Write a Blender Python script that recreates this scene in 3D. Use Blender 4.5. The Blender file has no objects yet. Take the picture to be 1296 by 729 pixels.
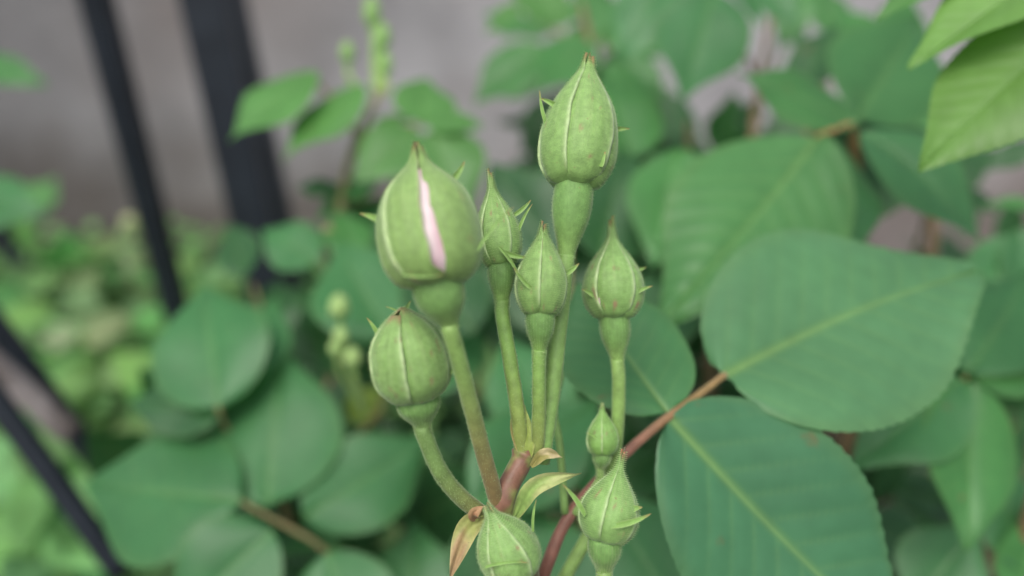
import bpy, math, random
from math import sin, cos, pi, radians, exp, sqrt
from mathutils import Vector, Matrix, noise as mnoise

scene = bpy.context.scene
COL = scene.collection
rnd = random.Random(11)

# ------------------------------------------------------------------ camera
PITCH = radians(30.0)
CAM = Vector((0.0, 0.0, 0.55))
FPX = 1017.0                       # focal length in photograph pixels (1296 wide)
cd = bpy.data.cameras.new('camera')
cam = bpy.data.objects.new('camera', cd); COL.objects.link(cam)
cam.location = CAM
cam.rotation_euler = (pi/2 - PITCH, 0, 0)
cd.sensor_width = 36.0
cd.lens = 36.0*FPX/1296.0
cd.clip_start = 0.005; cd.clip_end = 500
cd.dof.use_dof = True
cd.dof.focus_distance = 0.134
cd.dof.aperture_fstop = cd.lens/4.8     # 4.8 mm opening, a phone lens close up
scene.camera = cam

# ------------------------------------------------------------------ sky and sun (overcast)
SUN_EL, SUN_ROT = radians(62), radians(205)
w = bpy.data.worlds.new('World'); scene.world = w; w.use_nodes = True
nt = w.node_tree; nt.nodes.clear()
sky = nt.nodes.new('ShaderNodeTexSky'); sky.sky_type = 'NISHITA'; sky.sun_disc = False
sky.sun_elevation = SUN_EL; sky.sun_rotation = SUN_ROT
sky.dust_density = 4.0; sky.air_density = 1.0; sky.ozone_density = 1.0
hs = nt.nodes.new('ShaderNodeHueSaturation'); hs.inputs['Saturation'].default_value = 0.55
bg = nt.nodes.new('ShaderNodeBackground'); bg.inputs['Strength'].default_value = 0.13
wo = nt.nodes.new('ShaderNodeOutputWorld')
nt.links.new(sky.outputs[0], hs.inputs['Color']); nt.links.new(hs.outputs[0], bg.inputs[0]); nt.links.new(bg.outputs[0], wo.inputs[0])
sd = bpy.data.lights.new('sun', 'SUN'); sd.energy = 1.4; sd.angle = radians(35); sd.color = (1, .97, .92)
sun = bpy.data.objects.new('sun', sd); COL.objects.link(sun)
sdir = Vector((sin(SUN_ROT)*cos(SUN_EL), cos(SUN_ROT)*cos(SUN_EL), sin(SUN_EL)))
sun.rotation_euler = sdir.to_track_quat('Z', 'Y').to_euler()
vs = scene.view_settings
vs.view_transform = 'Standard'; vs.look = 'None'; vs.gamma = 1.0; vs.use_curve_mapping = False
vs.exposure = 0.88
scene.cycles.use_denoising = True
scene.cycles.max_bounces = 8

# ------------------------------------------------------------------ where things stand
FWD = Vector((0, cos(PITCH), -sin(PITCH))); UPV = Vector((0, sin(PITCH), cos(PITCH))); RGT = Vector((1, 0, 0))
def P(px, py, d):
    """a point d metres deep, seen at photograph pixel px, py"""
    return CAM + FWD*d + RGT*((px-648)/FPX*d) - UPV*((py-364.5)/FPX*d)
def PY(px, py, Y):
    r = FWD + RGT*((px-648)/FPX) - UPV*((py-364.5)/FPX)
    return CAM + r*(Y/r.y)
def PZ(px, py, Z):
    r = FWD + RGT*((px-648)/FPX) - UPV*((py-364.5)/FPX)
    return CAM + r*((Z-CAM.z)/r.z)

# ------------------------------------------------------------------ materials
def plant_mat(name, rough=.5, spec=.4, transl=.25, sheen=0., nscale=900., namt=.25, bump=.0, bscale=2500., tcol=(.75, 1.0, .35)):
    m = bpy.data.materials.new(name); m.use_nodes = True
    t = m.node_tree; t.nodes.clear(); L = t.links.new
    out = t.nodes.new('ShaderNodeOutputMaterial')
    at = t.nodes.new('ShaderNodeAttribute'); at.attribute_name = 'col'
    tc = t.nodes.new('ShaderNodeTexCoord')
    nz = t.nodes.new('ShaderNodeTexNoise'); nz.inputs['Scale'].default_value = nscale; nz.inputs['Detail'].default_value = 5
    L(tc.outputs['Object'], nz.inputs['Vector'])
    mr = t.nodes.new('ShaderNodeMapRange'); mr.inputs['From Min'].default_value = .3; mr.inputs['From Max'].default_value = .7
    mr.inputs['To Min'].default_value = 1-namt; mr.inputs['To Max'].default_value = 1+namt
    L(nz.outputs['Fac'], mr.inputs['Value'])
    mx = t.nodes.new('ShaderNodeVectorMath'); mx.operation = 'SCALE'
    L(at.outputs['Color'], mx.inputs[0]); L(mr.outputs[0], mx.inputs['Scale'])
    pb = t.nodes.new('ShaderNodeBsdfPrincipled')
    L(mx.outputs[0], pb.inputs['Base Color'])
    pb.inputs['Roughness'].default_value = rough
    pb.inputs['Specular IOR Level'].default_value = spec
    pb.inputs['Sheen Weight'].default_value = sheen
    pb.inputs['Sheen Roughness'].default_value = .4
    pb.inputs['Sheen Tint'].default_value = (.85, 1, .75, 1)
    if bump:
        n2 = t.nodes.new('ShaderNodeTexNoise'); n2.inputs['Scale'].default_value = bscale; n2.inputs['Detail'].default_value = 3
        L(tc.outputs['Object'], n2.inputs['Vector'])
        b = t.nodes.new('ShaderNodeBump'); b.inputs['Strength'].default_value = bump; b.inputs['Distance'].default_value = .0002
        L(n2.outputs['Fac'], b.inputs['Height']); L(b.outputs[0], pb.inputs['Normal'])
    if transl:
        tb = t.nodes.new('ShaderNodeBsdfTranslucent')
        mm = t.nodes.new('ShaderNodeVectorMath'); mm.operation = 'MULTIPLY'; mm.inputs[1].default_value = [c*1.6 for c in tcol]
        L(mx.outputs[0], mm.inputs[0]); L(mm.outputs[0], tb.inputs[0])
        ms = t.nodes.new('ShaderNodeMixShader'); ms.inputs[0].default_value = transl
        L(pb.outputs[0], ms.inputs[1]); L(tb.outputs[0], ms.inputs[2]); L(ms.outputs[0], out.inputs[0])
    else:
        L(pb.outputs[0], out.inputs[0])
    return m
def add_spots(m, scale, lo, hi_, col):
    t = m.node_tree; L = t.links.new
    pb = [n for n in t.nodes if n.type == 'BSDF_PRINCIPLED'][0]; src = pb.inputs['Base Color'].links[0].from_socket
    tc = t.nodes.new('ShaderNodeTexCoord'); nz = t.nodes.new('ShaderNodeTexNoise'); nz.inputs['Scale'].default_value = scale; nz.inputs['Detail'].default_value = 4
    L(tc.outputs['Object'], nz.inputs['Vector'])
    mr = t.nodes.new('ShaderNodeMapRange'); mr.inputs['From Min'].default_value = lo; mr.inputs['From Max'].default_value = hi_; mr.inputs['To Max'].default_value = .7
    L(nz.outputs['Fac'], mr.inputs['Value'])
    mx = t.nodes.new('ShaderNodeMix'); mx.data_type = 'RGBA'; mx.inputs['B'].default_value = (*col, 1)
    L(mr.outputs[0], mx.inputs['Factor']); L(src, mx.inputs['A']); L(mx.outputs['Result'], pb.inputs['Base Color'])
M_LEAF = plant_mat('rose_leaf', rough=.44, spec=.34, transl=.34, nscale=200, namt=.07, bump=.08, bscale=1500)
M_BUD = plant_mat('bud_skin', rough=.6, spec=.3, transl=.08, sheen=.35, nscale=900, namt=.16, bump=.35, bscale=3200)
M_STEM = plant_mat('stem_skin', rough=.5, spec=.35, transl=0, sheen=.25, nscale=500, namt=.2, bump=.3, bscale=2500)
M_PETAL = plant_mat('petal', rough=.45, spec=.35, transl=.15, sheen=.1, nscale=500, namt=.06, tcol=(1, .8, .85))
M_HAIR = plant_mat('plant_hair', rough=.6, spec=.3, transl=.4, nscale=300, namt=.1, tcol=(.8, .9, .6))
add_spots(M_LEAF, 95, .70, .76, (.14, .10, .05)); add_spots(M_BUD, 900, .70, .76, (.16, .13, .06))
M_WEED = plant_mat('weed_leaf', rough=.6, spec=.3, transl=.3, nscale=80, namt=.2)

def surf_mat(name, c1, c2, scale, rough, bump, bscale, dist, c3=None, spec=.3):
    m = bpy.data.materials.new(name); m.use_nodes = True
    t = m.node_tree; L = t.links.new; pb = t.nodes['Principled BSDF']
    tc = t.nodes.new('ShaderNodeTexCoord')
    nz = t.nodes.new('ShaderNodeTexNoise'); nz.inputs['Scale'].default_value = scale; nz.inputs['Detail'].default_value = 8; nz.inputs['Roughness'].default_value = .6
    L(tc.outputs['Object'], nz.inputs['Vector'])
    cr = t.nodes.new('ShaderNodeValToRGB'); e = cr.color_ramp.elements
    e[0].position = .35; e[0].color = (*c1, 1); e[1].position = .68; e[1].color = (*c2, 1)
    L(nz.outputs['Fac'], cr.inputs[0]); src = cr.outputs[0]
    if c3:
        n3 = t.nodes.new('ShaderNodeTexNoise'); n3.inputs['Scale'].default_value = scale*.35; n3.inputs['Detail'].default_value = 4
        L(tc.outputs['Object'], n3.inputs['Vector'])
        r3 = t.nodes.new('ShaderNodeMapRange'); r3.inputs['From Min'].default_value = .5; r3.inputs['From Max'].default_value = .72
        L(n3.outputs['Fac'], r3.inputs['Value'])
        mx = t.nodes.new('ShaderNodeMix'); mx.data_type = 'RGBA'; mx.inputs['B'].default_value = (*c3, 1)
        L(r3.outputs[0], mx.inputs['Factor']); L(src, mx.inputs['A']); src = mx.outputs['Result']
    L(src, pb.inputs['Base Color']); pb.inputs['Roughness'].default_value = rough; pb.inputs['Specular IOR Level'].default_value = spec
    n2 = t.nodes.new('ShaderNodeTexNoise'); n2.inputs['Scale'].default_value = bscale; n2.inputs['Detail'].default_value = 8
    L(tc.outputs['Object'], n2.inputs['Vector'])
    b = t.nodes.new('ShaderNodeBump'); b.inputs['Strength'].default_value = bump; b.inputs['Distance'].default_value = dist
    L(n2.outputs['Fac'], b.inputs['Height']); L(b.outputs[0], pb.inputs['Normal'])
    return m
M_WALL = surf_mat('render_wall', (.21, .203, .206), (.37, .358, .364), 5, .9, .6, 60, .004, (.22, .19, .18))
M_SOIL = surf_mat('soil', (.02, .015, .011), (.06, .045, .032), 25, .95, 1., 60, .02, (.03, .035, .015))
M_IRON = surf_mat('black_iron', (.006, .009, .014), (.013, .018, .026), 30, .45, .3, 200, .001, spec=.5)
M_WOOD = surf_mat('weathered_wood', (.10, .08, .07), (.40, .36, .35), 40, .8, .6, 90, .002)

# ------------------------------------------------------------------ object helpers
def link(o, parent=None):
    COL.objects.link(o)
    if parent is not None:
        o.parent = parent
        o.matrix_parent_inverse = Matrix.Identity(4)
    return o
ROOTLOC = {}
def thing(name, loc, label, cat, group=None):
    o = bpy.data.objects.new(name, None); o.empty_display_size = .01
    o.location = loc; COL.objects.link(o)
    o['label'] = label; o['category'] = cat
    if group: o['group'] = group
    ROOTLOC[o.name] = Vector(loc)
    return o
def part_empty(name, parent, loc):
    """a part made of pieces: an Empty at its own foot"""
    o = bpy.data.objects.new(name, None); o.empty_display_size = .005
    o.location = Vector(loc) - ROOTLOC[parent.name]
    link(o, parent); ROOTLOC[o.name] = Vector(loc)
    return o
def mesh_obj(name, verts, faces, mat, parent=None, cols=None, smooth=True):
    """verts in world space; the object's origin is its parent's"""
    off = ROOTLOC[parent.name] if parent is not None else Vector(verts[0])
    me = bpy.data.meshes.new(name)
    me.from_pydata([tuple(Vector(v)-off) for v in verts], [], faces)
    if cols is not None:
        a = me.color_attributes.new('col', 'FLOAT_COLOR', 'POINT')
        flat = []
        for c in cols: flat.extend((c[0], c[1], c[2], 1.0))
        a.data.foreach_set('color', flat)
    if smooth: me.polygons.foreach_set('use_smooth', [True]*len(me.polygons))
    me.materials.append(mat)
    o = bpy.data.objects.new(name, me)
    if parent is None: o.location = off
    link(o, parent)
    return o

def lerp(a, b, t): return a+(b-a)*t
def mixc(a, b, t): return tuple(a[i]+(b[i]-a[i])*t for i in range(3))
def sstep(a, b, x):
    t = min(1, max(0, (x-a)/(b-a))); return t*t*(3-2*t)
def spline(pts, n):
    """Catmull-Rom through the points; pts are tuples or Vectors"""
    pts = [Vector(p) for p in pts]
    if len(pts) == 2: return [pts[0].lerp(pts[1], i/(n-1)) for i in range(n)]
    ext = [pts[0]*2-pts[1]] + pts + [pts[-1]*2-pts[-2]]
    out = []; m = len(pts)-1
    for i in range(n):
        x = i/(n-1)*m; k = min(int(x), m-1); t = x-k
        a, b, c, d = ext[k:k+4]
        out.append(.5*((2*b)+(c-a)*t+(2*a-5*b+4*c-d)*t*t+(3*b-a-3*c+d)*t**3))
    return out
def interp(tab, x):
    """smooth interpolation of [(x, y)...]"""
    if x <= tab[0][0]: return tab[0][1]
    for i in range(len(tab)-1):
        x0, y0 = tab[i]; x1, y1 = tab[i+1]
        if x <= x1:
            def sl(j):
                if j <= 0 or j >= len(tab)-1: return (tab[min(j+1, len(tab)-1)][1]-tab[max(j-1, 0)][1])/(tab[min(j+1, len(tab)-1)][0]-tab[max(j-1, 0)][0])
                return (tab[j+1][1]-tab[j-1][1])/(tab[j+1][0]-tab[j-1][0])
            h = x1-x0; t = (x-x0)/h; m0, m1 = sl(i)*h, sl(i+1)*h
            return (2*t**3-3*t*t+1)*y0+(t**3-2*t*t+t)*m0+(-2*t**3+3*t*t)*y1+(t**3-t*t)*m1
    return tab[-1][1]
def frame(axis, hint):
    z = Vector(axis).normalized(); x = Vector(hint) - z*Vector(hint).dot(z)
    if x.length < 1e-6: x = z.orthogonal()
    x.normalize(); return x, z.cross(x), z

class Geo:
    def __init__(s): s.v = []; s.f = []; s.c = []
    def add(s, v, f, c):
        o = len(s.v); s.v += v; s.c += c; s.f += [tuple(i+o for i in q) for q in f]
def tube(g, path, radf, colf, k=12, cap=True, lump=0., seed=0):
    n = len(path); v = []; c = []; f = []
    hint = Vector((.3, -1, .2))
    for i, p in enumerate(path):
        ax = path[min(i+1, n-1)]-path[max(i-1, 0)]
        x, y, z = frame(ax, hint); hint = x
        t = i/(n-1); r = radf(t)
        for j in range(k):
            a = 2*pi*j/k
            rr = r*(1+lump*mnoise.noise(Vector((cos(a)*1.3+seed, sin(a)*1.3, t*14))))
            v.append(p+(x*cos(a)+y*sin(a))*rr); c.append(colf(t, a))
    for i in range(n-1):
        for j in range(k):
            f.append((i*k+j, i*k+(j+1) % k, (i+1)*k+(j+1) % k, (i+1)*k+j))
    if cap:
        f.append(tuple(range(k))[::-1]); f.append(tuple(range((n-1)*k, n*k)))
    g.add(v, f, c)
def hair(g, p, nrm, up, ln, r, c):
    d = (nrm+up*.35).normalized(); x, y, z = frame(d, (.1, .9, .3))
    v = [p+(x*cos(a)+y*sin(a))*r for a in (0, 2.094, 4.189)]
    v.append(p+d*ln)
    g.add(v, [(0, 1, 3), (1, 2, 3), (2, 0, 3)], [c]*4)
HAIRC = (.46, .56, .32)
def hairs_on_tube(g, path, radf, n, ln):
    m = len(path)
    for _ in range(n):
        t = rnd.random(); q = t*(m-1); i = min(int(q), m-2)
        p = path[i].lerp(path[i+1], q-i); x, y, z = frame(path[i+1]-path[i], (.3, -1, .2))
        a = rnd.random()*2*pi; nr = x*cos(a)+y*sin(a)
        hair(g, p+nr*radf(t)*.98, nr, z*rnd.uniform(-.6, 1), ln*rnd.uniform(.5, 1.2), .000017, HAIRC)

# ------------------------------------------------------------------ leaves
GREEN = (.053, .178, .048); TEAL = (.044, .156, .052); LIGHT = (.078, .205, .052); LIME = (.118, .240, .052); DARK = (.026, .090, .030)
def leaflet_geo(base, tip, ratio, nhint, col, hi=False, fold=.18, droop=.10, cup=.12, seed=0, twist=0., bend=0., skew=.85, rib=(.17, .30, .095), blunt=.7, side=1.0, quilt=.6, ribk=.28, point=.38):
    r = random.Random(seed*7+3)
    L = (tip-base).length; W = L*ratio/2
    y = (tip-base).normalized(); zz = Vector(nhint)-y*Vector(nhint).dot(y); zz.normalize()
    x = y.cross(zz)
    if twist: 
        R_ = Matrix.Rotation(twist, 3, y); zz = R_ @ zz; x = R_ @ x
    nteeth = 26 if hi else 20
    nu, nv = (nteeth*5, 17) if hi else (nteeth*2+4, 7)
    ph = r.uniform(0, 9); nvn = 9
    um = .5**(1/skew)
    v = []; c = []; f = []
    wmx = max((sin(pi*(i/40)**skew))**blunt*(1-.12*i/40) for i in range(41))
    for i in range(nu+1):
        u = i/nu; uu = .004+u*.995
        wv = (sin(pi*uu**skew))**blunt*(1-.12*uu)/wmx
        wv *= 1 - point*sstep(.55, 1, uu)
        saw = ((u*nteeth+ph) % 1.0)
        tooth = (saw if saw < .8 else (1-saw)*4)
        for j in range(-nv, nv+1):
            s = j/nv; s = math.copysign(abs(s)**1.25, s); a = abs(s)
            edge = sstep(.8, 1, a)
            wd = W*wv*(side if s > 0 else 2-side)
            xs = s*wd*(1+edge*(.032*tooth-.012) * (1 if 0.05 < u < .97 else .2))
            ys = u*L + edge*tooth*.006*L
            q = (u*1.12 - .30*a*wv)*nvn + (.5 if s > 0 else 0) + .12*sin(ph+u*5)
            fr = abs((q % 1)-.5)*2                      # 1 on a vein, 0 between
            vein = exp(-((1-fr)/.16)**2)*(1-.75*a)*sstep(.02, .1, a)
            puff = (1-fr*fr)*sstep(.0, .25, a)*(1-.4*a)
            ribw = .034*(1-.75*u)+.007
            mid = exp(-(s*wv/ribw*1.0)**2)
            z = fold*a*wd - cup*a*a*wd*1.3 - droop*L*u*u + puff*.010*L*.5*quilt - mid*.006*L
            z += .026*L*a*sin(u*8+ph+(2 if s > 0 else 0)) + .02*L*mnoise.noise(Vector((s*1.2+seed, u*2.2, ph)))
            xb = bend*L*(u*u-u)
            p = base + y*ys + x*(xs+xb) + zz*z
            cc = mixc(col, rib, min(1, mid*ribk*(1-.55*u)))
            cc = mixc(cc, rib, vein*.20)
            n1 = mnoise.noise(Vector((s*1.5, u*3, seed*1.7)))
            cc = tuple(k*(1+.14*n1) for k in cc)
            cc = mixc(cc, (.12, .20, .06), edge*.22)
            v.append(p); c.append(cc)
    m = 2*nv+1
    for i in range(nu):
        for j in range(m-1):
            f.append((i*m+j, i*m+j+1, (i+1)*m+j+1, (i+1)*m+j))
    return v, f, c
LSEED = [0]
FACE = Vector((0, -.45, .9))
def add_leaf(shoot, leaflets, rachis=None, rr=.0009, rcol=(.16, .14, .05), hi=False, label=None):
    """one compound leaf: rachis and leaflets. leaflets: (base_px, base_py, base_d, tip_px, tip_py, tip_d, ratio, colour, options)"""
    b0 = leaflets[0]
    org = P(*rachis[-1]) if rachis and len(rachis[-1]) == 3 else P(b0[0], b0[1], b0[2])
    lf = part_empty('leaf', shoot, org)
    if label: lf['label'] = label
    if rachis:
        g = Geo(); pts = spline([P(*q) for q in rachis], 10 if not hi else 40)
        tube(g, pts, lambda t: rr*(.75+.6*t), lambda t, a: rcol if not callable(rcol) else rcol(t, a), 8 if not hi else 14, lump=.08)
        mesh_obj('rachis', g.v, g.f, M_STEM, lf, g.c)
    for q in leaflets:
        LSEED[0] += 1
        o = dict(q[8]) if len(q) > 8 else {}
        nh = o.pop('n', FACE + Vector((rnd.uniform(-.25, .25), rnd.uniform(-.2, .2), rnd.uniform(-.1, .1))))
        h = o.pop('hi', hi)
        jit = rnd.uniform(.9, 1.1)
        col = tuple(k*jit for k in q[7])
        o.setdefault('bend', rnd.uniform(-.09, .09)); o.setdefault('point', rnd.uniform(.36, .56)); o.setdefault('skew', rnd.uniform(.78, .95)); o.setdefault('fold', rnd.uniform(.1, .34))
        v, f, c = leaflet_geo(P(*q[0:3]), P(*q[3:6]), q[6], nh, col, hi=h, seed=LSEED[0], **o)
        mesh_obj('leaflet', v, f, M_LEAF, lf, c)
    return lf
def add_cane(shoot, pts, r0, r1, col, n=24, name='cane', k=10):
    g = Geo(); path = spline(pts, n)
    tube(g, path, lambda t: lerp(r0, r1, t)*(.35+.65*sstep(0, .035, t)), lambda t, a: col(t) if callable(col) else col, k, lump=.1)
    return mesh_obj(name, g.v, g.f, M_STEM, shoot, g.c)

# ------------------------------------------------------------------ rose buds
PROF = {
 'plain': [(0, .42), (.012, .58), (.035, .70), (.12, .90), (.22, .99), (.32, 1.0), (.45, .92), (.58, .72), (.70, .46), (.80, .25), (.88, .15), (1, .045)],
 'fat':   [(0, .42), (.012, .58), (.035, .72), (.12, .92), (.22, 1.0), (.36, 1.0), (.50, .90), (.62, .71), (.74, .44), (.84, .22), (.91, .14), (1, .045)],
 'round': [(0, .42), (.012, .58), (.04, .72), (.15, .92), (.30, 1.0), (.45, .99), (.60, .93), (.74, .78), (.86, .52), (.94, .26), (1, .03)],
 'big':   [(0, .42), (.012, .58), (.035, .74), (.12, .93), (.24, 1.0), (.38, 1.0), (.50, .95), (.62, .82), (.72, .60), (.80, .36), (.86, .21), (.92, .13), (1, .05)],
 'thin':  [(0, .42), (.012, .58), (.035, .70), (.12, .90), (.24, 1.0), (.36, .97), (.48, .82), (.60, .56), (.70, .32), (.78, .17), (.88, .11), (1, .045)],
}
BUDC = (.166, .285, .080); MARG = (.40, .50, .26)
def add_bud(shoot, cpx, cpy, d, tpx, tpy, td, Rpx, prof='plain', phi=0., hyp=(70, .56), pedicel=None, pr=8., lobes=(), gap=None, hi=True,
            col=BUDC, tipc=(.20, .12, .05), hypc=(.128, .245, .066), pedc=(.175, .285, .075), pedbase=None, ragged=.06, nh=4600, bendtip=0., petalc=(.66, .53, .53), tw=0., label=None):
    """cpx,cpy,d: foot of the calyx; t..: its tip; Rpx: radius in pixels at depth d; hyp: (length px, width factor); pedicel: pixel points from the hip down"""
    c0 = P(cpx, cpy, d); tip = P(tpx, tpy, td); R = Rpx*.945/FPX*d; H = (tip-c0).length
    X, Y, Z = frame(tip-c0, CAM-c0)          # X looks to the viewer's side
    tab = PROF[prof]
    bud = part_empty('bud', shoot, c0)
    if label: bud['label'] = label
    seed = cpx*.37
    nt_, ns = (44, 13) if hi else (16, 6)
    # inner petals
    g = Geo(); k = 24 if hi else 10; v = []; c = []; f = []
    m = 22 if hi else 8
    for i in range(m):
        t = .02+.74*i/(m-1); r = interp(tab, t)*R*.93
        for j in range(k):
            a = 2*pi*j/k; rr = r*(1+.03*((a*2.1+t*3.2) % 1.0)+.02*sin(9*a+t*5))
            v.append(c0+Z*(t*H)+(X*cos(a)+Y*sin(a))*rr)
            c.append(mixc(petalc, (.50, .26, .32), .7*max(0, mnoise.noise(Vector((cos(a)*2.5, sin(a)*2.5, t*2+seed))))+.25*sstep(.25, .0, t)))
            if gap:
                g0 = phi+4*2*pi/5+radians(21)+tw*(.45-t); da = abs((a-g0+pi) % (2*pi)-pi)
                c[-1] = mixc(mixc((.60, .53, .52), c[-1], .3), (.42, .19, .24), .8*sstep(radians(4.5), radians(11), da))
    for i in range(m-1):
        for j in range(k): f.append((i*k+j, i*k+(j+1) % k, (i+1)*k+(j+1) % k, (i+1)*k+j))
    f.append(tuple(range((m-1)*k, m*k)))
    g.add(v, f, c); mesh_obj('petals', g.v, g.f, M_PETAL, bud, g.c)
    hg = Geo()
    bend_dir = Y
    for si in range(5):
        ph = phi+si*2*pi/5
        top = 1.0+rnd.uniform(-1, .3)*ragged
        out = rnd.uniform(.0, .5)
        v = []; c = []; f = []
        cols_n = 2*ns+1
        order = (si*2) % 5
        for i in range(nt_+1):
            t = (i/nt_)
            tt = t*top
            r0 = interp(tab, min(tt, 1.0))*R
            for j in range(-ns-1, ns+2):
                inner = abs(j) > ns
                s = max(-1., min(1., j/ns))
                hw = radians(42+2.2*mnoise.noise(Vector((t*7, si*4, seed))))*(1-(.75 if prof != 'round' else 0)*sstep(.84, 1, t))
                lo = hi_ = hw
                if gap and si in gap:
                    ga = gap[si]
                    cut = radians(ga[1])*sstep(-.02, .09, t)*(1-sstep(.15, .95, t)*.54)
                    if ga[0] > 0: hi_ = hw-cut
                    else: lo = hw-cut
                a = ph+(s*hi_ if s > 0 else s*lo)+tw*(.45-t)
                over = (.052*sstep(.45, 1, s)-.046*sstep(.45, 1, -s))*sstep(0, .06, t)
                lift = (.026*exp(-((1-s)/.12)**2) if s > 0 else 0)*sstep(0, .1, t)
                midr = (.020*exp(-(s/.12)**2)*sstep(.25, .6, t)+.007*exp(-((abs(s)-.48)/.10)**2)*sstep(.03, .3, t)*(1+mnoise.noise(Vector((si*3+s, t*2, seed)))))*(1-sstep(.8, .95, t))
                puf = .035*(1-s*s)
                lum = .05*mnoise.noise(Vector((s*1.6+si*5, t*3.1, seed)))
                r = r0*(1+puf+over+lift+midr+lum) + .012*R*(order-2)*.5
                fl = sstep(.86, 1.0, t)
                r += fl*R*(.015+.07*out)*(1-.3*abs(s))
                if inner: r -= .07*R
                zt = tt*H - .022*H*(1-s*s)*(1-sstep(0, .12, t))
                p = c0+Z*zt+(X*cos(a)+Y*sin(a))*r
                if bendtip: p += bend_dir*(bendtip*R*max(0, t-.45)**2*3)
                # colour
                e = (exp(-((1-s)/.13)**2) if s > 0 else 0)*sstep(.02, .12, t)*(1-.8*sstep(.82, .95, t))
                n1 = mnoise.noise(Vector((s*2+si*3, t*2.5, seed+4)))
                stripe = .5+.5*sin(s*23+si+3*n1)
                cc = tuple(q*(1+.16*n1) for q in col)
                cc = mixc(cc, (.23, .34, .13), .30*stripe*sstep(.02, .4, t))
                cc = mixc(cc, MARG, .92*e*(.75+.35*mnoise.noise(Vector((t*16, si, seed)))))
                cc = mixc(cc, (.25, .34, .13), (.40*exp(-(s/.08)**2)+.14*exp(-((abs(s)-.48)/.08)**2))*sstep(.15, .6, t)*(.6+.8*mnoise.noise(Vector((t*5, si*2.3, seed)))))
                cc = mixc(cc, tipc, .9*sstep(.90, 1.0, t+.05*n1))
                sp = mnoise.noise(Vector((s*5+si*2, t*11, seed+9)))
                if sp > .46: cc = mixc(cc, (.22, .15, .08), min(1, (sp-.46)*3))
                if gap and si in gap and ((s > 0) == (gap[si][0] > 0)) and abs(s) > .9 and t < .9: cc = mixc(cc, (.22, .12, .09), .6*sstep(.9, 1, abs(s)))
                v.append(p); c.append(cc)
                if hi and not inner and rnd.random() < nh/(5.*nt_*cols_n) and t > .02:
                    nr = (X*cos(a)+Y*sin(a)); 
                    hair(hg, p, nr, Z*rnd.uniform(-.2, .9), .00042*rnd.uniform(.4, 1.3), .000022, HAIRC)
        mm = 2*ns+3
        for i in range(nt_):
            for j in range(mm-1): f.append((i*mm+j, i*mm+j+1, (i+1)*mm+j+1, (i+1)*mm+j))
        mesh_obj('sepal', v, f, M_BUD, bud, c)
    # hip (swollen foot of the bud) and pedicel
    if hyp:
        hl = hyp[0]/FPX*d; hw = hyp[1]*R; pr_m = pr/FPX*d
        if pedicel: dn = (P(*pedicel[0])-c0).normalized()
        else: dn = -Z
        X2, Y2, Z2 = frame(-dn, CAM-c0)
        hk = [(0, .95), (.08, 1.0), (.30, 1.04), (.50, .95), (.66, lerp(pr_m/hw, .95, .66)), (.80, lerp(pr_m/hw, .95, .28)), (.91, lerp(pr_m/hw, .95, .07)), (1, pr_m/hw*.985)]
        k = 28 if hi else 10; m = 22 if hi else 8; v = []; c = []; f = []
        for i in range(m):
            t = i/(m-1); r = interp(hk, t)*hw
            for j in range(k):
                a = 2*pi*j/k; rr = r*(1+.02*mnoise.noise(Vector((cos(a)*2, sin(a)*2, t*4+seed))))
                nr = X2*cos(a)+Y2*sin(a)
                p = c0+Z*(.045*H)-Z2*(t*(hl+.045*H))+nr*rr
                n1 = mnoise.noise(Vector((cos(a)*2, sin(a)*2, t*3+seed)))
                v.append(p); c.append(tuple(q*(1+.14*n1) for q in mixc(hypc, pedc, sstep(.4, 1, t))))
                if hi:
                    for _ in range(2 if d < .15 else 1): hair(hg, p+Z2*rnd.uniform(-.5, .5)*hl/m, nr, Z2*rnd.uniform(-.6, .6), .00036*rnd.uniform(.4, 1.3), .000020, HAIRC)
        for i in range(m-1):
            for j in range(k): f.append((i*k+j, i*k+(j+1) % k, (i+1)*k+(j+1) % k, (i+1)*k+j))
        f.append(tuple(range(k))[::-1])
        mesh_obj('hip', v, f, M_BUD, bud, c)
        if pedicel:
            st = c0+dn*hl*.96
            path = spline([st]+[P(*q) for q in pedicel], 36 if hi else 12)
            pb_ = pedbase or pedc
            radf = lambda t: pr_m*(1+.10*t)
            g = Geo(); tube(g, path, radf, lambda t, a: mixc(pedc, pb_, sstep(.35, 1, t)), 14 if hi else 7, lump=.05, seed=seed)
            mesh_obj('pedicel', g.v, g.f, M_STEM, bud, g.c)
            if hi: hairs_on_tube(hg, path, radf, 1800, .00034)
    for lb in lobes:
        (bx, by, tx, ty, wpx) = lb[:5]; mxp, myp = cpx*.6+tpx*.4, cpy*.6+tpy*.4; ln_ = max(1., math.hypot(mxp-bx, myp-by)); bx += (mxp-bx)/ln_*6; by += (myp-by)/ln_*6; dd = lb[5] if len(lb) > 5 else 0.
        add_lobe(bud, P(bx, by, d+dd), P(tx, ty, d+dd+(lb[6] if len(lb) > 6 else 0)), wpx/FPX*d, seed+bx)
    if hg.v:
        o = mesh_obj('hairs', hg.v, hg.f, M_HAIR, bud, hg.c, smooth=False); o['kind'] = 'stuff'
    return bud
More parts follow.
